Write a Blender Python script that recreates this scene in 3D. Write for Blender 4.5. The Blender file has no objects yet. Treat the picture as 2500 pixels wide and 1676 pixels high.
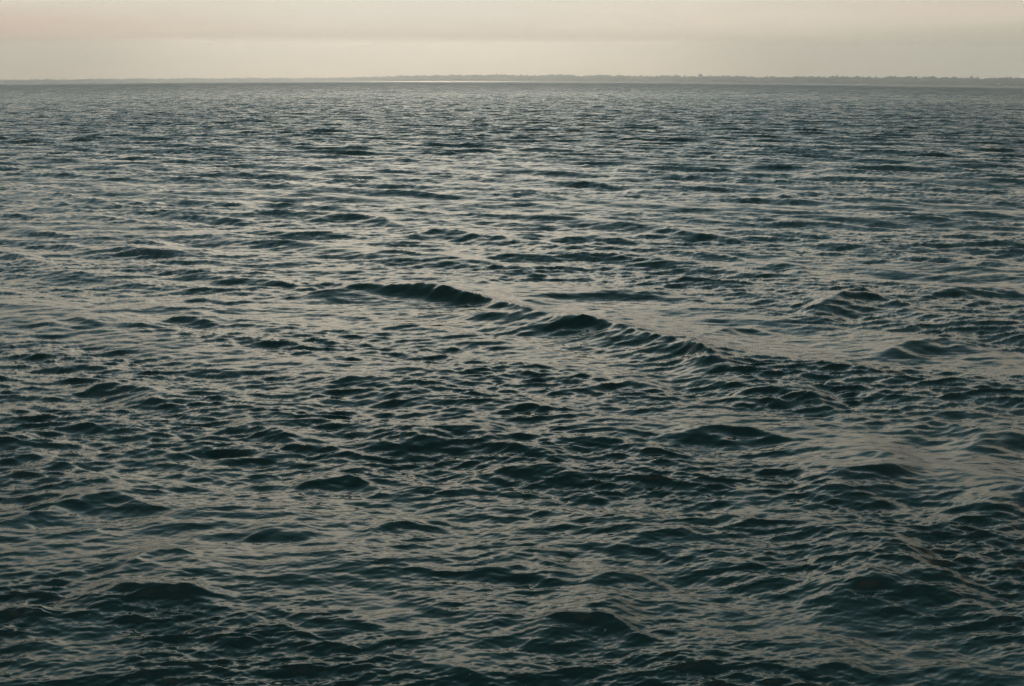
import bpy, math, random
import numpy as np
from mathutils import Vector

R = math.radians
sc = bpy.context.scene
COL = sc.collection

# ------------------------------------------------------------------ camera
CAM_H = 8.0            # eye height over the mean water level (a ship's side deck)
K, R0 = 0.0265, 90.0   # the sea falls away gently with distance
F_PX = 2083.0          # focal length in pixels of a 2500 px wide frame
PITCH = 18.57          # degrees below level
ROLL = 0.17
cd = bpy.data.cameras.new("camera")
cam = bpy.data.objects.new("camera", cd); COL.objects.link(cam)
cd.sensor_width = 36.0; cd.lens = F_PX / 2500 * 36.0
cd.clip_start = 0.1; cd.clip_end = 120000
cam.location = (0, 0, CAM_H)
cam.rotation_mode = 'XYZ'
from mathutils import Matrix
cam.rotation_euler = (Matrix.Rotation(R(90 - PITCH), 3, 'X') @ Matrix.Rotation(R(ROLL), 3, 'Z')).to_euler()
sc.camera = cam

sc.view_settings.view_transform = 'Standard'
sc.view_settings.look = 'None'
sc.view_settings.exposure = 0.0
sc.view_settings.gamma = 1.0
sc.cycles.use_denoising = True
sc.cycles.denoising_prefilter = 'FAST'
sc.cycles.volume_bounces = 1
sc.cycles.max_bounces = 6
sc.cycles.sample_clamp_indirect = 6.0

# ------------------------------------------------------------------ sun and sky
SUN_EL, SUN_AZ = 30.0, -5.0       # azimuth from +Y, positive to the right
sd = Vector((math.sin(R(SUN_AZ)) * math.cos(R(SUN_EL)), math.cos(R(SUN_AZ)) * math.cos(R(SUN_EL)), math.sin(R(SUN_EL))))
sl = bpy.data.lights.new("sun", 'SUN'); sl.energy = 5.0; sl.angle = R(1.0); sl.color = (1.0, 0.86, 0.68)
sun = bpy.data.objects.new("sun", sl); COL.objects.link(sun)
sun.rotation_euler = sd.to_track_quat('Z', 'Y').to_euler()


class NT:
    """small helper for node graphs"""
    def __init__(self, tree): self.t = tree
    def n(self, kind, **kw):
        nd = self.t.nodes.new(kind)
        for k, v in kw.items(): setattr(nd, k, v)
        return nd
    def put(self, sock, v):
        if isinstance(v, bpy.types.NodeSocket): self.t.links.new(v, sock)
        elif v is not None: sock.default_value = v
    def math(self, op, a, b=None, c=None, clamp=False):
        nd = self.n('ShaderNodeMath', operation=op, use_clamp=clamp)
        for i, v in enumerate((a, b, c)):
            if v is not None: self.put(nd.inputs[i], v)
        return nd.outputs[0]
    def rng(self, v, a, b, c=0.0, d=1.0, smooth=False):
        nd = self.n('ShaderNodeMapRange')
        nd.interpolation_type = 'SMOOTHSTEP' if smooth else 'LINEAR'
        for i, x in enumerate((v, a, b, c, d)): self.put(nd.inputs[i], x)
        return nd.outputs[0]
    def mix(self, f, a, b, mode='MIX'):
        nd = self.n('ShaderNodeMix', data_type='RGBA', blend_type=mode)
        self.put(nd.inputs[0], f); self.put(nd.inputs[6], a); self.put(nd.inputs[7], b)
        return nd.outputs[2]
    def ramp(self, f, stops):
        nd = self.n('ShaderNodeValToRGB'); cr = nd.color_ramp
        while len(cr.elements) > 1: cr.elements.remove(cr.elements[-1])
        cr.elements[0].position = stops[0][0]; cr.elements[0].color = (*stops[0][1], 1)
        for p, c in stops[1:]:
            e = cr.elements.new(p); e.color = (*c, 1)
        self.put(nd.inputs[0], f); return nd.outputs[0]
    def noise(self, vec, scale, detail=3.0, rough=0.5):
        nd = self.n('ShaderNodeTexNoise'); self.put(nd.inputs['Vector'], vec)
        nd.inputs['Scale'].default_value = scale; nd.inputs['Detail'].default_value = detail
        nd.inputs['Roughness'].default_value = rough
        return nd.outputs[0]


def srgb(r, g, b):
    f = lambda c: (c / 255 / 12.92) if c / 255 <= 0.04045 else ((c / 255 + 0.055) / 1.055) ** 2.4
    return (f(r), f(g), f(b))


def c4(c): return (*c, 1.0)

# radiance of the overcast sky by direction: hazy cream near the horizon, brightest round the veiled sun, slate overhead
g = bpy.data.node_groups.new("overcast_sky", 'ShaderNodeTree')
g.interface.new_socket("Direction", in_out='INPUT', socket_type='NodeSocketVector')
g.interface.new_socket("Color", in_out='OUTPUT', socket_type='NodeSocketColor')
T = NT(g)
gi, go = T.n('NodeGroupInput'), T.n('NodeGroupOutput')
nv = T.n('ShaderNodeVectorMath', operation='NORMALIZE'); T.put(nv.inputs[0], gi.outputs[0])
D = nv.outputs[0]
sx = T.n('ShaderNodeSeparateXYZ'); T.put(sx.inputs[0], D)
elev = T.math('MULTIPLY', T.math('ARCSINE', sx.outputs[2]), 180 / math.pi)
azim = T.math('MULTIPLY', T.math('ARCTAN2', sx.outputs[0], sx.outputs[1]), 180 / math.pi)
# thin cloud streaks, long along the horizon
cv = T.n('ShaderNodeCombineXYZ')
T.put(cv.inputs[0], T.math('MULTIPLY', azim, 0.045)); T.put(cv.inputs[1], T.math('MULTIPLY', elev, 0.42)); cv.inputs[2].default_value = 3.7
st = T.noise(cv.outputs[0], 1.0, 4.0, 0.5)
wav = T.math('MULTIPLY', T.math('SUBTRACT', st, 0.5), 2.4)
# left end of the streak hangs lower than the right end
el2 = T.math('ADD', T.math('ADD', elev, wav), T.math('MULTIPLY', azim, -0.022))
low = T.ramp(T.rng(el2, -2.0, 6.0), [
    (0.00, srgb(206, 185, 157)), (0.14, srgb(207, 187, 160)), (0.28, srgb(208, 192, 170)),
    (0.38, srgb(217, 204, 185)), (0.46, srgb(220, 208, 190)), (0.62, srgb(218, 211, 196)), (1.0, srgb(224, 218, 202))])
streak = T.n('ShaderNodeVectorMath', operation='SCALE'); T.put(streak.inputs[0], low); T.put(streak.inputs[3], T.rng(T.noise(cv.outputs[0], 2.3, 5.0, 0.6), 0.3, 0.7, 1.07, 1.17))
low = T.mix(1.0, streak.outputs[0], c4((1.03, 1.0, 0.985)), 'MULTIPLY')
# side tints: dusty rose to the left, grey green low on the right
azl = T.rng(azim, -8.0, -34.0, smooth=True); azr = T.rng(azim, 4.0, 32.0, smooth=True)
low = T.mix(T.math('MULTIPLY', azl, 0.42), low, c4((0.86, 0.80, 0.755)), 'MULTIPLY')
rose = T.math('MULTIPLY', T.rng(azim, -14.0, -32.0, smooth=True), T.math('MULTIPLY', T.rng(el2, 0.6, 1.5, smooth=True), T.rng(el2, 3.4, 1.9, smooth=True)))
low = T.mix(T.math('MULTIPLY', rose, 0.45), low, c4(srgb(214, 176, 156)))
gren = T.math('MULTIPLY', azr, T.math('MULTIPLY', T.rng(elev, -1.9, -0.3, 0.45, 1.0), T.rng(elev, 2.7, 1.0, smooth=True)))
low = T.mix(T.math('MULTIPLY', gren, 0.55), low, c4(srgb(174, 178, 162)))
gtop = T.math('MULTIPLY', azr, T.rng(elev, 1.6, 3.0, smooth=True))
low = T.mix(T.math('MULTIPLY', gtop, 0.7), low, c4(srgb(214, 199, 180)))
glow = T.math('MULTIPLY', T.math('POWER', T.rng(T.math('ABSOLUTE', T.math('ADD', azim, 4.0)), 18.0, 0.0, smooth=True), 1.0), T.rng(elev, 0.3, 3.2, smooth=True))
low = T.mix(T.math('MULTIPLY', glow, 0.6), low, c4(srgb(228, 222, 211)))
# the veiled sun: broad glow high over the frame
dt = T.n('ShaderNodeVectorMath', operation='DOT_PRODUCT'); T.put(dt.inputs[0], D); dt.inputs[1].default_value = sd
ang = T.math('MULTIPLY', T.math('ARCCOSINE', T.math('MINIMUM', dt.outputs['Value'], 0.99999)), 180 / math.pi)
vert = T.ramp(T.rng(elev, 0.0, 90.0), [
    (0.0, (0.34, 0.31, 0.27)), (0.08, (0.45, 0.41, 0.35)), (0.14, (0.74, 0.68, 0.56)), (0.22, (1.10, 0.965, 0.75)), (0.29, (0.98, 0.93, 0.77)), (0.37, (0.62, 0.75, 0.77)), (0.46, (0.37, 0.54, 0.60)),
    (0.64, (0.28, 0.46, 0.52)), (1.0, (0.15, 0.29, 0.34))])
front = T.math('ADD', 0.33, T.math('MULTIPLY', T.rng(ang, 80.0, 8.0, smooth=True), 1.6))
hi = T.n('ShaderNodeVectorMath', operation='SCALE'); T.put(hi.inputs[0], vert); T.put(hi.inputs[3], front)
cl = T.noise(D, 3.0, 5.0, 0.55)
hi2 = T.n('ShaderNodeVectorMath', operation='SCALE'); T.put(hi2.inputs[0], hi.outputs[0]); T.put(hi2.inputs[3], T.rng(cl, 0.3, 0.7, 0.75, 1.25))
warm = T.n('ShaderNodeVectorMath', operation='SCALE'); warm.inputs[0].default_value = (1.0, 0.86, 0.66)
T.put(warm.inputs[3], T.math('MULTIPLY', T.math('POWER', T.rng(ang, 34.0, 0.0, smooth=True), 1.5), 1.6))
hs = T.n('ShaderNodeVectorMath', operation='ADD'); T.put(hs.inputs[0], hi2.outputs[0]); T.put(hs.inputs[1], warm.outputs[0])
cloud = T.mix(T.rng(elev, 3.4, 12.0, smooth=True), low, hs.outputs[0])
# daylight of the clear air above the veil
sky = T.n('ShaderNodeTexSky', sky_type='NISHITA'); sky.sun_disc = False
sky.sun_elevation = R(SUN_EL); sky.sun_rotation = R(SUN_AZ)
T.put(sky.inputs[0], D)
ns = T.n('ShaderNodeVectorMath', operation='SCALE'); T.put(ns.inputs[0], sky.outputs[0]); ns.inputs[3].default_value = 0.08
T.put(go.inputs[0], T.mix(0.06, cloud, ns.outputs[0]))

w = bpy.data.worlds.new("World"); sc.world = w; w.use_nodes = True
W = NT(w.node_tree); w.node_tree.nodes.clear()
tc = W.n('ShaderNodeTexCoord'); gn = W.n('ShaderNodeGroup'); gn.node_tree = g; W.put(gn.inputs[0], tc.outputs['Generated'])
bg = W.n('ShaderNodeBackground'); W.put(bg.inputs[0], gn.outputs[0]); bg.inputs[1].default_value = 1.0
# (world shows only through the break in the dome)
wo = W.n('ShaderNodeOutputWorld'); W.put(wo.inputs[0], bg.outputs[0])


# ------------------------------------------------------------------ helpers
def mat(name):
    m = bpy.data.materials.new(name); m.use_nodes = True; m.node_tree.nodes.clear()
    return m, NT(m.node_tree)


def simple(name, col, rough=0.8, vary=0.3, scale=0.5):
    m, t = mat(name)
    p = t.n('ShaderNodeBsdfPrincipled'); o = t.n('ShaderNodeOutputMaterial')
    gm = t.n('ShaderNodeTexCoord')
    nz = t.noise(gm.outputs['Object'], scale, 4.0, 0.6)
    c = t.mix(t.rng(nz, 0.3, 0.7), c4(tuple(x * (1 - vary) for x in col)), c4(tuple(x * (1 + vary) for x in col)))
    t.put(p.inputs['Base Color'], c); p.inputs['Roughness'].default_value = rough
    t.put(o.inputs[0], p.outputs[0])
    return m


def mesh_obj(name, co, faces, material, parent=None, smooth=False):
    me = bpy.data.meshes.new(name); me.from_pydata([tuple(v) for v in co], [], faces)
    me.materials.append(material)
    if smooth: me.polygons.foreach_set('use_smooth', [True] * len(me.polygons))
    o = bpy.data.objects.new(name, me); COL.objects.link(o)
    if parent: o.parent = parent
    return o


def tag(o, label=None, cat=None, group=None, kind=None):
    for k, v in (('label', label), ('category', cat), ('group', group), ('kind', kind)):
        if v: o[k] = v


def grid_mesh(name, P, material, wrap=False):
    """P (rows, cols, 3) -> one smooth quad sheet"""
    r, c = P.shape[:2]
    me = bpy.data.meshes.new(name)
    me.vertices.add(r * c); me.vertices.foreach_set('co', P.astype(np.float32).ravel())
    idx = np.arange(r * c, dtype=np.int32).reshape(r, c)
    if wrap: idx = np.concatenate([idx, idx[:, :1]], axis=1)
    q = np.stack([idx[:-1, :-1], idx[:-1, 1:], idx[1:, 1:], idx[1:, :-1]], axis=-1).reshape(-1, 4)
    n = len(q)
    me.loops.add(n * 4); me.loops.foreach_set('vertex_index', q.ravel())
    me.polygons.add(n); me.polygons.foreach_set('loop_start', np.arange(0, n * 4, 4, dtype=np.int32))
    me.polygons.foreach_set('use_smooth', np.ones(n, dtype=bool))
    me.update(calc_edges=True)
    me.materials.append(material)
    o = bpy.data.objects.new(name, me); COL.objects.link(o)
    return o


def base_z(r): return -K * (np.sqrt(np.asarray(r) ** 2 + R0 ** 2) - R0)


# ------------------------------------------------------------------ sky dome with a break in the clouds over the far water
DR = 40000.0
m, t = mat("cloud_sky")
geo = t.n('ShaderNodeNewGeometry')
gn = t.n('ShaderNodeGroup'); gn.node_tree = g; t.put(gn.inputs[0], geo.outputs['Position'])
em = t.n('ShaderNodeEmission'); t.put(em.inputs[0], gn.outputs[0])
# where a sunbeam through this spot of cloud meets the sea
BR, BAZ, BW, BD = 12000.0, -6.0, 5200.0, 3600.0
bc = (BR * math.sin(R(BAZ)), BR * math.cos(R(BAZ)), float(base_z(BR)))
sp = t.n('ShaderNodeSeparateXYZ'); t.put(sp.inputs[0], geo.outputs['Position'])
kk = t.math('DIVIDE', t.math('SUBTRACT', sp.outputs[2], bc[2]), sd.z)
hx = t.math('SUBTRACT', sp.outputs[0], t.math('MULTIPLY', kk, sd.x))
hy = t.math('SUBTRACT', sp.outputs[1], t.math('MULTIPLY', kk, sd.y))
ux = t.math('DIVIDE', t.math('SUBTRACT', hx, bc[0]), BW); uy = t.math('DIVIDE', t.math('SUBTRACT', hy, bc[1]), BD)
rr = t.math('ADD', t.math('MULTIPLY', ux, ux), t.math('MULTIPLY', uy, uy))
nzc = t.noise(geo.outputs['Position'], 0.001, 5.0, 0.6)
rr = t.math('ADD', rr, t.math('MULTIPLY', t.math('SUBTRACT', nzc, 0.5), 0.7))
opn = t.math('MULTIPLY', t.rng(rr, 1.0, 0.35, smooth=True), t.math('GREATER_THAN', sp.outputs[2], 0.0))
opn = t.math('MULTIPLY', opn, t.math('GREATER_THAN', sp.outputs[1], 0.0))
tr = t.n('ShaderNodeBsdfTransparent'); ms = t.n('ShaderNodeMixShader')
t.put(ms.inputs[0], opn); t.put(ms.inputs[1], em.outputs[0]); t.put(ms.inputs[2], tr.outputs[0])
out = t.n('ShaderNodeOutputMaterial'); t.put(out.inputs[0], ms.outputs[0])
m.cycles.emission_sampling = 'NONE'
th = np.linspace(-90, 90, 61); ph = np.linspace(0, 360, 120, endpoint=False)
TH, PH = np.meshgrid(np.radians(th), np.radians(ph), indexing='ij')
P = np.stack([DR * np.cos(TH) * np.sin(PH), DR * np.cos(TH) * np.cos(PH), DR * np.sin(TH)], axis=-1)
dome = grid_mesh("sky", P, m, wrap=True); tag(dome, "pale hazy cream sky over the sea", kind='structure')

# ------------------------------------------------------------------ the sea surface
rng_ = np.random.default_rng(11)


def spectrum_tile(N, L, lmin, lmax, lpeak, dirs, seed, rms, power=3.6):
    """height and horizontal shift of a wind sea that tiles every L metres"""
    rg = np.random.default_rng(seed)
    k1 = 2 * np.pi * np.fft.fftfreq(N, L / N)
    KX, KY = np.meshgrid(k1, k1, indexing='xy')
    kk = np.hypot(KX, KY); kk[0, 0] = 1e-9
    kp = 2 * np.pi / lpeak
    E = kk ** (-power) * np.exp(-1.25 * (kp / kk) ** 2)
    E *= 1 / (1 + np.exp(-(2 * np.pi / lmin - kk) / (0.12 * 2 * np.pi / lmin)))
    E *= (kk > 2 * np.pi / lmax)
    ang = np.arctan2(KY, KX); Dd = 0
    for a, wgt, s in dirs:
        c = np.cos((ang - R(a)) / 2); Dd = Dd + wgt * np.abs(c) ** (2 * s)
    E *= Dd
    a = np.sqrt(E / 2) * (rg.standard_normal((N, N)) + 1j * rg.standard_normal((N, N)))
    h = np.fft.ifft2(a)
    sc_ = rms / h.real.std()
    dx = np.fft.ifft2(a * (1j * KX / kk)); dy = np.fft.ifft2(a * (1j * KY / kk))
    return np.stack([h.real, dx.real, dy.real]).astype(np.float32) * sc_


def sample(tile, L, x, y, cubic=True):
    N = tile.shape[1]
    u = (x / L * N) % N; v = (y / L * N) % N
    i = np.floor(u).astype(np.int32); j = np.floor(v).astype(np.int32)
    fu = (u - i).astype(np.float32); fv = (v - j).astype(np.float32)
    outp = [np.zeros(x.shape, np.float32) for _ in range(3)]
    if cubic:
        def wts(f): return [((-0.5 * f + 1.0) * f - 0.5) * f, (1.5 * f - 2.5) * f * f + 1, ((-1.5 * f + 2.0) * f + 0.5) * f, (0.5 * f - 0.5) * f * f]
        offs = (-1, 0, 1, 2)
    else:
        def wts(f): return [1 - f, f]
        offs = (0, 1)
    wu, wv = wts(fu), wts(fv)
    for a, oj in enumerate(offs):
        jj = ((j + oj) % N) * N
        for b, oi in enumerate(offs):
            id_ = jj + (i + oi) % N; ww = wv[a] * wu[b]
            for c in range(3): outp[c] += tile[c].ravel()[id_] * ww
    return outp


# columns: fine across the view, coarse behind it; rows: fine near, wider far
fine = np.arange(-40, 40, 0.05)
side = []
a_, s_ = 40.0, 0.05
while a_ < 180: side.append(a_); s_ = min(s_ * 1.07, 2.5); a_ += s_
side = np.array(side); az = np.concatenate([-side[::-1][side[::-1] < 179], fine, side])
az = np.unique(az); az = az[az < az[0] + 359.5]
rows = [2.2]
while rows[-1] < 17600:
    r = rows[-1]; step = (CAM_H ** 2 + r * r) / CAM_H * R(0.047)
    if r < 330: cap = 0.42
    elif r < 700: cap = 0.42 + (r - 330) / 370 * 3.0
    else: cap = 0.02 * r
    rows.append(r + min(step, cap))
rows = np.array(rows)
RR, AZ = np.meshgrid(rows, np.radians(az), indexing='ij')
X = RR * np.sin(AZ); Y = RR * np.cos(AZ)
print("sea grid", RR.shape, RR.size)

DIRS = [(-113, 1.0, 60), (-92, 0.5, 50), (-100, 0.06, 8)]
DIRS2 = [(-64, 1.0, 55), (-80, 0.8, 55), (-78, 0.08, 8)]      # sampled turned by -15 degrees
DIRS3 = [(-106, 1.0, 50), (-122, 0.7, 50), (-110, 0.10, 8)]    # sampled turned by +27 degrees
TA = spectrum_tile(1024, 150.0, 1.3, 40, 7.5, DIRS, 5, 0.115, 3.5)
TB = spectrum_tile(1024, 31.0, 0.22, 2.4, 1.4, DIRS2, 8, 0.0225, 2.7)
TC = spectrum_tile(1024, 9.3, 0.06, 0.35, 0.3, DIRS3, 13, 0.0062, 2.7)


def fade(r, a, b): return np.clip((b - r) / (b - a), 0, 1).astype(np.float32)


# large crests and calm lanes seen in the photograph, as ground positions
def ground(px, py):
    """position on mean water of a spot given in the 2339 px wide view"""
    x = (px - 1169.5) / 1949.0; y = -(py - 784) / 1949.0
    d = cam.rotation_euler.to_matrix() @ Vector((x, y, -1.0))
    tt = 5.0
    for _ in range(30):
        p = cam.location + d * tt
        z = float(base_z(math.hypot(p.x, p.y)))
        tt = (z - CAM_H) / d.z
    p = cam.location + d * tt
    return np.array([p.x, p.y]), p.length


CRESTS = [  # (points, face height in view px, taper)
    ([(650, 680), (720, 672), (790, 669), (900, 671), (1000, 680), (1080, 690), (1130, 708), (1170, 716), (1215, 732), (1300, 744), (1360, 750), (1440, 772), (1500, 790), (1560, 800), (1620, 834), (1730, 868)], 42),
    ([(870, 672), (960, 674), (1090, 694)], 16), ([(1240, 752), (1300, 744), (1370, 754)], 12), ([(1530, 800), (1570, 800), (1615, 832)], 14),
    ([(1670, 908), (1760, 898), (1840, 903), (1915, 932)], 36), ([(820, 1018), (920, 1008), (1000, 998), (1060, 990), (1110, 1000), (1170, 1024)], 52),
    ([(480, 1066), (600, 1042), (680, 1033), (790, 1042)], 24), ([(1490, 1014), (1560, 1000), (1640, 990), (1720, 993), (1820, 1014)], 30),
    ([(1850, 1110), (1950, 1092), (2040, 1076), (2100, 1073), (2160, 1116)], 66), ([(120, 908), (220, 896), (300, 903), (420, 920)], 28),
    ([(450, 1014), (540, 988), (600, 998), (690, 1022)], 38), ([(690, 1104), (790, 1080), (870, 1096)], 32),
    ([(160, 1384), (300, 1360), (420, 1345), (540, 1356)], 74), ([(1220, 1452), (1330, 1412), (1400, 1418), (1490, 1460)], 80),
    ([(1860, 1360), (1980, 1330), (2100, 1322), (2230, 1370)], 105), ([(1540, 1208), (1630, 1194), (1730, 1212)], 28),
    ([(840, 1222), (930, 1210), (1020, 1218)], 26), ([(550, 1234), (620, 1206), (720, 1218)], 30),
    ([(690, 503), (780, 497), (860, 502), (910, 514)], 15), ([(920, 542), (1000, 533), (1060, 537), (1110, 550)], 17),
    ([(1240, 552), (1330, 547), (1420, 551), (1490, 560)], 14), ([(1770, 452), (1840, 445), (1910, 453)], 11), ([(1915, 456), (2000, 457), (2110, 467)], 8),
    ([(1150, 452), (1210, 445), (1280, 453)], 10), ([(840, 587), (900, 579), (960, 587)], 12), ([(1445, 538), (1520, 531), (1600, 540), (1690, 553)], 15),
    ([(1550, 583), (1640, 590), (1720, 602)], 14), ([(1740, 606), (1790, 610), (1840, 622)], 17), ([(1850, 712), (1950, 688), (2020, 690), (2110, 716)], 36),
    ([(2020, 806), (2120, 788), (2200, 795), (2280, 810)], 30), ([(2130, 676), (2250, 664), (2339, 672), (2400, 680)], 18),
    ([(1320, 892), (1400, 874), (1500, 880)], 20), ([(540, 796), (620, 783), (710, 797)], 17), ([(370, 740), (430, 727), (490, 740)], 20),
    ([(480, 645), (580, 638), (690, 655)], 12), ([(715, 658), (760, 650), (800, 658)], 13), ([(1180, 694), (1300, 681), (1440, 677), (1580, 688)], 17),
    ([(465, 473), (510, 467), (560, 472)], 9), ([(735, 417), (790, 411), (840, 417)], 8), ([(75, 450), (120, 445), (160, 450)], 8), ([(280, 555), (330, 549), (380, 555)], 9),
    ([(1620, 360), (1655, 356), (1690, 360)], 6), ([(1850, 397), (1890, 394), (1930, 397)], 5), ([(-20, 1024), (60, 1000), (150, 984), (230, 988)], 16),
    ([(600, 974), (720, 963), (810, 974)], 18), ([(1250, 1006), (1380, 998), (1490, 1016)], 32), ([(1390, 1254), (1450, 1244), (1520, 1256)], 24),
    ([(2220, 1166), (2300, 1140), (2400, 1130)], 50), ([(2210, 1032), (2300, 1010), (2400, 1006)], 30), ([(2060, 1004), (2160, 985), (2250, 1004)], 24),
    ([(920, 1556), (1040, 1528), (1140, 1550)], 40), ([(1720, 1560), (1900, 1530), (2070, 1556)], 40), ([(-30, 1214), (100, 1175), (250, 1148), (350, 1170)], 34),
    ([(1060, 1098), (1170, 1078), (1250, 1082), (1350, 1110)], 42), ([(1080, 1034), (1180, 1022), (1310, 1044)], 24), ([(130, 735), (165, 728), (230, 738)], 15),
    ([(400, 690), (470, 682), (560, 690)], 11), ([(1340, 1330), (1420, 1322), (1500, 1340)], 26), ([(1080, 1310), (1200, 1290), (1290, 1320)], 40),
    ([(270, 1290), (360, 1275), (440, 1290)], 24), ([(1640, 760), (1720, 750), (1780, 760)], 13), ([(940, 805), (990, 798), (1040, 806)], 11), ([(740, 890), (830, 875), (900, 890)], 18),
]
LANES = [  # calmer water between the crests: (points, half width in view px)
    ([(200, 745), (330, 790), (500, 812), (740, 832), (1000, 845)], 22), ([(1170, 770), (1300, 815), (1400, 850), (1560, 880)], 20),
    ([(700, 690), (900, 728), (1100, 740)], 14), ([(-20, 1500), (110, 1495), (260, 1520)], 42), ([(1880, 1010), (2100, 1070), (2360, 1105)], 26),
    ([(1130, 1190), (1320, 1240), (1500, 1290)], 24), ([(760, 1200), (900, 1190), (1060, 1170)], 14), ([(1500, 930), (1700, 960), (1900, 1010)], 18),
    ([(480, 940), (700, 1000), (900, 1010)], 16), ([(700, 1420), (850, 1400), (1050, 1420)], 22), ([(560, 1350), (700, 1430), (900, 1500), (1150, 1540)], 22),
    ([(1650, 1130), (1850, 1180), (2100, 1250)], 22), ([(1900, 1440), (2100, 1500), (2340, 1520)], 22)]


def spline(pts, n=10):
    p = [2 * pts[0] - pts[1]] + list(pts) + [2 * pts[-1] - pts[-2]]
    o = []
    for i in range(1, len(p) - 2):
        for q in range(n):
            u = q / n; a, b, c, d = p[i - 1], p[i], p[i + 1], p[i + 2]
            o.append(0.5 * ((2 * b) + (c - a) * u + (2 * a - 5 * b + 4 * c - d) * u * u + (3 * b - a - 3 * c + d) * u ** 3))
    o.append(p[-2]); return np.array(o)


def to_line(S, x, y):
    """offset from a crest line (positive towards the camera) and place along it, in the frame of its chord"""
    c = S[-1] - S[0]; L = float(np.linalg.norm(c)); tx, ty = c / L
    u = (x - S[0][0]) * tx + (y - S[0][1]) * ty
    v = -(x - S[0][0]) * -ty - (y - S[0][1]) * tx
    su = (S[:, 0] - S[0][0]) * tx + (S[:, 1] - S[0][1]) * ty
    sv = (S[:, 0] - S[0][0]) * ty - (S[:, 1] - S[0][1]) * tx
    o = np.argsort(su)
    d = v - np.interp(u, su[o], sv[o])
    return np.abs(d).astype(np.float32), np.sign(d).astype(np.float32), (u / L).astype(np.float32), L


near = rows < 140
nr = int(near.sum()); cs = (az > -42) & (az < 42); ci = np.where(cs)[0]; c0, c1 = ci[0], ci[-1] + 1
XN, YN, RN = X[:nr, c0:c1], Y[:nr, c0:c1], RR[:nr, c0:c1]
HC = np.zeros(XN.shape, np.float32); DXC = np.zeros_like(HC); DYC = np.zeros_like(HC); CALM = np.ones(XN.shape, np.float32); SUP = np.ones(XN.shape, np.float32)
# wobble so no crest is ruler-smooth
wa = sample(TA, 150.0, XN * 2.3 + 40, YN * 2.3 + 9, True)
wb_ = sample(TB, 31.0, XN, YN, True)
wx, wy = wa[1] * 1.4 + wb_[1] * 0.5, wa[2] * 1.4 + wb_[2] * 0.5
irr = np.clip(1 + wb_[0] / 0.028 * 0.06, 0.8, 1.2)
for pts, hpx in CRESTS:
    g_ = [ground(px, py) for px, py in pts]
    q0 = [q[0] for q in g_]; q0 = [q0[0] + (q0[0] - q0[1]) * 0.45] + q0 + [q0[-1] + (q0[-1] - q0[-2]) * 0.45]
    S = spline(q0); dist = math.hypot(np.mean([q[0][0] for q in g_]), np.mean([q[0][1] for q in g_]))
    A = hpx / 1949.0 * math.hypot(dist, CAM_H) * 0.60
    A *= 0.64 + 0.36 * min(1, max(0, (dist - 14) / 10)); A = min(A, 0.46); wf = A * 1.9; wb = A * 3.6
    lo, hi_ = S.min(0) - 5 * A - 1.5, S.max(0) + 6 * A + 1.5
    msk = (XN > lo[0]) & (XN < hi_[0]) & (YN > lo[1]) & (YN < hi_[1])
    if not msk.any(): continue
    x, y = XN[msk] + wx[msk], YN[msk] + wy[msk]
    d, s, al, tot = to_line(S, x, y)
    tap = np.clip(np.minimum(al, 1 - al) / min(0.36, 2.4 / tot), 0, 1); tap = tap * tap * (3 - 2 * tap) * (0.92 + 0.08 * np.sin(al * tot * 1.9 + hpx))
    endfade = 1.0
    fr = np.exp(-(d / wf) ** 1.3); bk = np.exp(-(d / wb) ** 1.15)
    ft = -0.30 * np.exp(-((d - 2.6 * wf) / (1.4 * wf)) ** 2) * (1 - np.exp(-(d / wf) ** 2))
    hgt = A * tap * np.where(s > 0, fr + ft, bk)
    HC[msk] += hgt * irr[msk]
    edge = np.clip(np.minimum(al + 0.1, 1.1 - al) / 0.25, 0, 1)
    SUP[msk] *= 1 - 0.85 * min(1, A / 0.3) * edge * np.exp(-(d / (4.5 * wf)) ** 2)
    CALM[msk] *= 1 - (0.66 if tot > 9 else 0.15) * tap * np.where(s > 0, np.exp(-(d / (3.2 * wf)) ** 2), np.exp(-(d / wb) ** 2))
for pts, wpx in LANES:
    g_ = [ground(px, py) for px, py in pts]
    S = spline([q[0] for q in g_]); dist = float(np.mean([math.hypot(*q[0]) for q in g_]))
    wd = wpx / 1949.0 * (dist * dist + 64) / CAM_H
    lo, hi_ = S.min(0) - 3 * wd, S.max(0) + 3 * wd
    msk = (XN > lo[0]) & (XN < hi_[0]) & (YN > lo[1]) & (YN < hi_[1])
    if not msk.any(): continue
    d, s, al, tot = to_line(S, XN[msk] + 2 * wx[msk], YN[msk] + 2 * wy[msk])
    endf = np.clip(np.minimum(al, 1 - al) * 6 + 0.3, 0, 1)
    CALM[msk] *= 1 - 0.7 * endf * np.exp(-(d / wd) ** 2)

calm = np.ones(X.shape, np.float32); calm[:nr, c0:c1] = CALM
sup = np.ones(X.shape, np.float32); sup[:nr, c0:c1] = SUP
A3 = sample(TA, 150.0, X, Y, True)
# the placed crests stand in for part of the chance swell near the camera
amp = (1.0 - 0.30 * fade(RR, 55, 110)) * (0.62 + 0.38 * fade(RR, 80, 260))
ampc = amp * (0.2 + 0.8 * calm) * sup
H = A3[0] * ampc; DX = A3[1] * ampc * 0.7; DY = A3[2] * ampc * 0.7
fb = fade(RR, 150, 800)
B3 = sample(TB, 31.0, X * 0.9659 - Y * 0.2588, X * 0.2588 + Y * 0.9659, True)
gust = sample(TA, 150.0, X * 0.5 + 50, Y * 0.5 + 77, False)[0] / 0.115
gust = np.clip(1.0 + 0.36 * gust, 0.35, 1.35)
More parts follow.
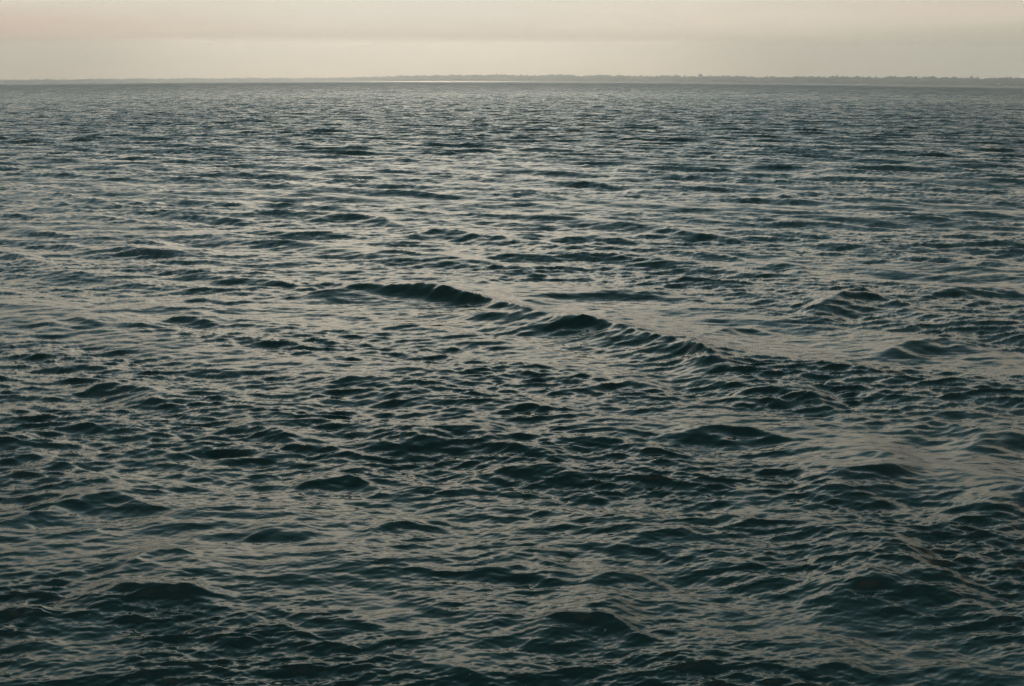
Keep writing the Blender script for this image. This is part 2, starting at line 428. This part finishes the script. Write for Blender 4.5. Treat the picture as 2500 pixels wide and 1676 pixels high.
# short waves ride steeper on the faces and fade in the slicks
fb = fb * gust * (0.25 + 0.75 * calm)
H += B3[0] * fb; DX += (B3[1] * 0.9659 + B3[2] * 0.2588) * fb * 0.65; DY += (-B3[1] * 0.2588 + B3[2] * 0.9659) * fb * 0.65
del B3
rc = RR[:, 0] < 75; n2 = int(rc.sum())
C3 = sample(TC, 9.3, X[:n2] * 0.891 + Y[:n2] * 0.454, -X[:n2] * 0.454 + Y[:n2] * 0.891, False)
fc = fade(RR[:n2], 30, 75) * gust[:n2] * (0.3 + 0.7 * calm[:n2])
H[:n2] += C3[0] * fc
del C3
H[:nr, c0:c1] += HC
P = np.stack([X + DX, Y + DY, base_z(RR) + H], axis=-1)

m, t = mat("sea_water")
pb = t.n('ShaderNodeBsdfPrincipled'); out = t.n('ShaderNodeOutputMaterial')
geo = t.n('ShaderNodeNewGeometry'); sp = t.n('ShaderNodeSeparateXYZ'); t.put(sp.inputs[0], geo.outputs['Position'])
dist = t.math('SQRT', t.math('ADD', t.math('MULTIPLY', sp.outputs[0], sp.outputs[0]), t.math('MULTIPLY', sp.outputs[1], sp.outputs[1])))
nzw = t.noise(geo.outputs['Position'], 0.12, 3.0, 0.5)
t.put(pb.inputs['Base Color'], t.mix(nzw, c4((0.0115, 0.0330, 0.0315)), c4((0.0160, 0.0410, 0.0370))))
pb.inputs['IOR'].default_value = 1.333
lg = t.math('DIVIDE', t.math('LOGARITHM', dist, 10.0), 4.0)
def by_dist(pairs): return t.ramp(lg, [(math.log10(d_) / 4, (v_,) * 3) for d_, v_ in pairs])
t.put(pb.inputs['Roughness'], by_dist([(5, 0.06), (30, 0.09), (150, 0.14), (600, 0.22), (6000, 0.30), (9000, 0.42)]))
# slopes of the wavelets the mesh is too coarse to carry, two crossing wind directions
def slope(ang_, sx_, sy_, sc_, seed):
    mp = t.n('ShaderNodeMapping'); t.put(mp.inputs[0], geo.outputs['Position'])
    mp.inputs['Location'].default_value = (seed, seed * 0.7, 0); mp.inputs['Rotation'].default_value = (0, 0, R(ang_)); mp.inputs['Scale'].default_value = (sx_, sy_, 0.3)
    return t.math('SUBTRACT', t.noise(mp.outputs[0], sc_, 4.0, 0.65), 0.5)
fine_ = t.math('ADD', slope(-17, 0.16, 1.0, 7.0, 3), slope(4, 0.16, 1.0, 9.0, 51))
mid_ = t.math('ADD', slope(-18, 0.25, 1.0, 1.1, 11), slope(4, 0.25, 1.0, 1.5, 29))
big_ = t.math('ADD', slope(-24, 0.35, 1.0, 0.16, 17), slope(12, 0.35, 1.0, 0.22, 37))
a1 = by_dist([(5, 0.46), (20, 0.58), (50, 0.65), (150, 0.7), (2000, 0.6), (9000, 0.3)]); a2 = by_dist([(30, 0.0), (80, 0.5), (200, 0.6), (400, 0.5), (900, 1.0), (9000, 0.8)]); a3 = by_dist([(300, 0.0), (900, 0.8), (9000, 0.6)])
sy_ = t.math('ADD', t.math('ADD', t.math('MULTIPLY', fine_, a1), t.math('MULTIPLY', mid_, a2)), t.math('MULTIPLY', big_, a3))
sy_ = t.math('ADD', sy_, by_dist([(16, 0.0), (25, 0.03), (36, 0.11), (50, 0.20), (90, 0.25), (140, 0.29), (350, 0.28), (750, 0.40), (2000, 0.46), (5000, 0.40), (8000, 0.26), (9900, 0.25)]))
sxx = t.math('MULTIPLY', t.math('ADD', t.math('MULTIPLY', slope(70, 0.5, 1.0, 5.0, 77), 0.5), t.math('MULTIPLY', slope(70, 0.5, 1.0, 0.9, 83), a2)), a1)
cb = t.n('ShaderNodeCombineXYZ'); t.put(cb.inputs[0], sxx); t.put(cb.inputs[1], t.math('MULTIPLY', sy_, -1.0))
va = t.n('ShaderNodeVectorMath', operation='ADD'); t.put(va.inputs[0], geo.outputs['Normal']); t.put(va.inputs[1], cb.outputs[0])
vn = t.n('ShaderNodeVectorMath', operation='NORMALIZE'); t.put(vn.inputs[0], va.outputs[0]); t.put(pb.inputs['Normal'], vn.outputs[0])
t.put(out.inputs[0], pb.outputs[0])
sea = grid_mesh("sea", P, m); tag(sea, "choppy dark teal sea with short wind waves", kind='structure')
SEA_P = P; SEA_ROWS = rows; SEA_AZ = az

# ------------------------------------------------------------------ the far shore
def azpx(x):   # azimuth in degrees of a column in the 2500 px wide view
    return math.degrees(math.atan2(x - 1250, F_PX / math.cos(R(PITCH)) * 1.0 - 638 * math.sin(R(PITCH)) * 0))


def az_at(x):  # column on the horizon row
    d = cam.rotation_euler.to_matrix() @ Vector(((x - 1250) / F_PX, (838 - 198) / F_PX, -1.0))
    return math.degrees(math.atan2(d.x, d.y))


SX = np.array([-1500, -400, 0, 300, 640, 760, 880, 1000, 1120, 1400, 1700, 1900, 2100, 2300, 2500, 3000, 4000], float)
SH = np.array([8, 8, 8, 8.5, 9, 9, 10.5, 13.5, 16, 15.5, 15, 15.5, 17, 17.5, 17.5, 17, 16])       # height over the waterline, view px
SD = np.array([4150, 4150, 4150, 4100, 4050, 3950, 3650, 3450, 3300, 3150, 2950, 2800, 2650, 2500, 2350, 2200, 2200], float) * 4
SA = np.array([az_at(x) for x in SX])
# inner bank line of sight and where land begins
na = 3600
aa = np.linspace(-47, 47, na); hd = np.interp(aa, SA, SD); hp = np.interp(aa, SA, SH)


def smooth_noise(x, seed, scale):
    rg = np.random.default_rng(seed); t_ = x / scale; i = np.floor(t_).astype(int); f = t_ - i; f = f * f * (3 - 2 * f)
    tb = rg.random(9000); return tb[(i + 4000) % 9000] * (1 - f) + tb[(i + 4001) % 9000] * f


def shore_line(prof, name, material, rough_top):
    rowsP = []
    for off, hh, jag in prof:
        rr_ = hd + off + (smooth_noise(aa, 91, 0.9) - 0.5) * 60
        bz = base_z(rr_)
        top = hp / F_PX * hd
        jz = ((smooth_noise(aa, 3, 0.06) - 0.5) * 1.2 + (smooth_noise(aa, 4, 0.17) - 0.5) * 1.4 + (smooth_noise(aa, 6, 0.6) - 0.5) * 1.2) * 5.0
        z = bz + top * hh + jag * jz * rough_top
        rowsP.append(np.stack([rr_ * np.sin(np.radians(aa)), rr_ * np.cos(np.radians(aa)), z], axis=-1))
    return grid_mesh(name, np.array(rowsP), material)


sand = simple("pale_shore", (0.30, 0.28, 0.23), 0.9, 0.15, 0.02)
land = shore_line([(-14, -0.06, 0), (0, 0.03, 0), (30, 0.05, 0), (500, 0.25, 0), (1800, 0.1, 0)], "shore", sand, 0)
tag(land, "low pale bank of the far shore", kind='structure')
wood = simple("far_wood", (0.085, 0.112, 0.118), 0.95, 0.45, 0.03)  # foliage colour paled towards blue, some of the distance haze is put into it
wd_ = shore_line([(6, -0.02, 0), (8, 0.45, 0.6), (20, 0.78, 1.0), (45, 0.93, 2.2), (80, 0.97, 2.2), (140, 0.95, 1.5), (260, 0.8, 1.0), (300, -0.1, 0)], "woodland", wood, 1.0)
tag(wd_, "hazy band of woods along the whole far shore", "woodland", kind='stuff')

bark = simple("bark", (0.10, 0.08, 0.06), 0.9, 0.2, 1.0)
leaf = simple("tree_leaves", (0.08, 0.105, 0.11), 0.9, 0.4, 0.4)
rd = random.Random(4)


def crown_mesh(w_, h_, z0, n, seed):
    rg = random.Random(seed); co, fa = [], []
    for i in range(n):
        while True:
            u = Vector((rg.uniform(-1, 1), rg.uniform(-1, 1), rg.uniform(-1, 1)))
            if u.length < 1: break
        lob = 0.75 + 0.35 * math.sin(u.x * 5 + seed) * math.cos(u.z * 4 + seed * 1.7)
        c = Vector((u.x * w_ / 2 * lob, u.y * w_ / 2 * lob, z0 + h_ / 2 + u.z * h_ / 2 * lob))
        s = rg.uniform(0.5, 1.1) * w_ * 0.11
        e1 = Vector((rg.gauss(0, 1), rg.gauss(0, 1), rg.gauss(0, 1))).normalized(); e2 = e1.orthogonal().normalized()
        k = len(co); co += [c + e1 * s, c + e2 * s, c - e1 * s, c - e2 * s]; fa.append((k, k + 1, k + 2, k + 3))
    return co, fa


def trunk_mesh(h_, r_, lean):
    co, fa = [], []
    lv = [(0, r_), (h_ * 0.35, r_ * 0.75), (h_ * 0.7, r_ * 0.5), (h_, r_ * 0.2)]
    for z, q in lv:
        for i in range(7): co.append((math.cos(i / 7 * 6.283) * q + lean * z, math.sin(i / 7 * 6.283) * q, z))
    for l in range(3):
        for i in range(7): a = l * 7 + i; b = l * 7 + (i + 1) % 7; fa.append((a, b, b + 7, a + 7))
    for k in range(4):   # limbs
        a0 = k * 1.6; z = h_ * (0.45 + 0.1 * k); n0 = len(co)
        p0 = Vector((lean * z, 0, z)); p1 = p0 + Vector((math.cos(a0), math.sin(a0), 0.9)) * h_ * 0.25
        for p, q in ((p0, r_ * 0.35), (p1, r_ * 0.1)):
            for i in range(4): co.append((p.x + math.cos(i * 1.571) * q, p.y + math.sin(i * 1.571) * q, p.z))
        for i in range(4): fa.append((n0 + i, n0 + (i + 1) % 4, n0 + 4 + (i + 1) % 4, n0 + 4 + i))
    return co, fa


def at_shore(x, off):
    a = az_at(x); d_ = float(np.interp(a, SA, SD)) + off
    return d_ * math.sin(R(a)), d_ * math.cos(R(a)), float(base_z(d_)), float(np.interp(a, SA, SH)), d_


TREES = [  # column in the 2500 px view, height over the canopy px, crown width px, label
    (1709, 7.5, 11, "tallest broad tree rising above the woods of the far shore"),
    (2042, 5.5, 9, "tall leaning tree above the woods, second tallest on the far shore"),
    (2370, 5.0, 8, "left of two round trees near the right end of the far shore"),
    (2385, 3.5, 7, "right of two round trees near the right end of the far shore"),
    (2466, 4.0, 10, "wide low tree closest to the right end of the far shore"),
    (1872, 5.0, 4, "slim tree, left of a close pair on the far shore's skyline"),
    (1880, 3.5, 5, "short tree, right of a close pair on the far shore's skyline"),
    (1615, 4.0, 6, "round tree on the skyline, farther left of the tallest shore tree"),
    (1650, 3.8, 12, "wide bushy tree just left of the tallest shore tree"),
    (1671, 4.2, 5, "narrow tree between the wide bushy tree and the tallest shore tree"),
    (1732, 2.8, 11, "low wide tree just right of the tallest shore tree"),
    (1834, 3.2, 5, "lone small tree left of the close pair on the skyline"),
    (2183, 4.5, 6, "pale thin tree standing alone over the right woods"),
    (2094, 3.0, 13, "broad domed tree right of the leaning tall tree"),
    (1366, 3.0, 14, "wide flat-topped tree over the middle of the far shore"),
    (1288, 2.6, 6, "small tree on the skyline above the right end of the glitter"),
    (1224, 2.8, 5, "small pointed tree above the bright glitter strip"),
    (116, 2.0, 10, "faint low tree on the far left of the shore"),
]
for i, (x, up, wpx, lab) in enumerate(TREES):
    px_, py_, pz, hpx, d_ = at_shore(x, 55)
    s = d_ / F_PX; H_ = (hpx * 0.97 + up * 0.85) * s; W_ = wpx * s
    root = bpy.data.objects.new("tree", None); COL.objects.link(root); root.location = (px_, py_, pz)
    tag(root, lab, "tree", "trees that stand out along the far shore")
    ch = (up + 6) * s
    co, fa = crown_mesh(W_, ch, H_ - ch, 420, i + 1); mesh_obj("crown", co, fa, leaf, root)
    co, fa = trunk_mesh(H_ * 0.85, 0.5, rd.uniform(-0.05, 0.05)); mesh_obj("trunk", co, fa, bark, root)

white = simple("white_render", (0.80, 0.78, 0.74), 0.7, 0.05, 0.3)
slate = simple("slate_roof", (0.12, 0.11, 0.11), 0.7, 0.2, 0.5)
pane = simple("window_glass", (0.03, 0.035, 0.04), 0.15, 0.1, 0.5)
HOUSES = [(911, 3.5, 12, "tiny white house at the water above the glitter's left part"),
          (2439, 8.0, 17, "white house halfway up the wooded bank at the right end of the shore"),
          (1927, 6.0, 9, "small white house at the foot of the woods, right of the skyline pair"),
          (1858, 2.5, 11, "low white house at the waterline, left of the skyline pair")]


def box(x0, x1, y0, y1, z0, z1):
    v = [(x0, y0, z0), (x1, y0, z0), (x1, y1, z0), (x0, y1, z0), (x0, y0, z1), (x1, y0, z1), (x1, y1, z1), (x0, y1, z1)]
    return v, [(0, 3, 2, 1), (4, 5, 6, 7), (0, 1, 5, 4), (1, 2, 6, 5), (2, 3, 7, 6), (3, 0, 4, 7)]


for x, up, wm, lab in HOUSES:
    px_, py_, pz, hpx, d_ = at_shore(x, -8)
    s = d_ / F_PX; z0 = max(0.2, (up - 2.5) * s)
    root = bpy.data.objects.new("house", None); COL.objects.link(root); root.location = (px_, py_, pz)
    root.rotation_euler = (0, 0, -R(az_at(x)))
    tag(root, lab, "house", "white houses on the far shore")
    hw = wm / 2
    co, fa = box(-hw - 1, hw + 1, -5, 6, -2, z0); mesh_obj("foundation", co, fa, sand, root)
    co, fa = box(-hw, hw, -4, 4, z0, z0 + 3.6); mesh_obj("wall", co, fa, white, root)
    e = 0.4; zt = z0 + 3.6
    co = [(-hw - e, -4.5, zt), (hw + e, -4.5, zt), (hw + e, 4.5, zt), (-hw - e, 4.5, zt), (-hw - e, 0, zt + 2.2), (hw + e, 0, zt + 2.2)]
    mesh_obj("roof", co, [(0, 3, 2, 1), (0, 1, 5, 4), (2, 3, 4, 5), (0, 4, 3), (1, 2, 5)], slate, root)
    for q in (-0.5, 0.0, 0.5):
        co, fa = box(q * hw - 0.5, q * hw + 0.5, -4.05, -3.95, z0 + 1.1, z0 + 2.5); mesh_obj("window", co, fa, pane, root)

# ------------------------------------------------------------------ flecks of foam on the nearest water
foam = simple("foam", (0.18, 0.21, 0.22), 0.6, 0.2, 8.0)
fr_ = random.Random(9); co, fa = [], []


def sea_at(x, y):
    r_ = math.hypot(x, y); a = math.degrees(math.atan2(x, y))
    i = int(np.clip(np.searchsorted(SEA_ROWS, r_), 1, len(SEA_ROWS) - 2)); j = int(np.clip(np.searchsorted(SEA_AZ, a), 1, len(SEA_AZ) - 2))
    p = SEA_P[i, j]; n = np.cross(SEA_P[i, j + 1] - p, SEA_P[i + 1, j] - p); n = n / np.linalg.norm(n)
    return p, (n if n[2] > 0 else -n)


SPOTS = [(1955, 1385, 34, 9), (1380, 1455, 70, 5), (1080, 1530, 70, 6), (2050, 1440, 70, 4), (560, 1440, 70, 4), (1620, 1500, 80, 5), (200, 1400, 80, 3)]
for cx, cy, sp_, n in SPOTS:
    for _ in range(n):
        q, _l = ground(cx + fr_.gauss(0, sp_ * 0.6), cy + fr_.gauss(0, sp_ * 0.3))
        p, nn = sea_at(*q); nn = Vector(nn.tolist()); c = Vector(p.tolist()) + nn * 0.004
        sz = 0.004 + 0.009 * fr_.random() ** 2
        if math.hypot(*q) > 20: sz *= 0.8
        e1 = nn.orthogonal().normalized(); e2 = nn.cross(e1); k = len(co); m_ = 7; a0 = fr_.random() * 6.28
        st_ = fr_.uniform(1.0, 2.6)
        ring = [c + e1 * math.cos(a0 + i / m_ * 6.283) * sz * st_ * fr_.uniform(0.6, 1.2) + e2 * math.sin(a0 + i / m_ * 6.283) * sz * fr_.uniform(0.6, 1.2) for i in range(m_)]
        co += ring + [c + nn * sz * 0.35]
        fa += [(k + i, k + (i + 1) % m_, k + m_) for i in range(m_)]
fo = mesh_obj("foam", co, fa, foam, smooth=True); tag(fo, "scattered white foam flecks on the nearest waves", "foam", kind='stuff')

# ------------------------------------------------------------------ haze over the water
m, t = mat("haze")
pv = t.n('ShaderNodeVolumePrincipled'); out = t.n('ShaderNodeOutputMaterial')
pv.inputs['Color'].default_value = (0.96, 0.96, 0.95, 1); pv.inputs['Density'].default_value = 0.00007; pv.inputs['Anisotropy'].default_value = 0.35
t.put(out.inputs['Volume'], pv.outputs[0])
co, fa = box(-19500, 19500, -19500, 19500, -560, 220)
hz = mesh_obj("haze", co, fa, m); tag(hz, "thin pale haze over the sea", "haze", kind='stuff')
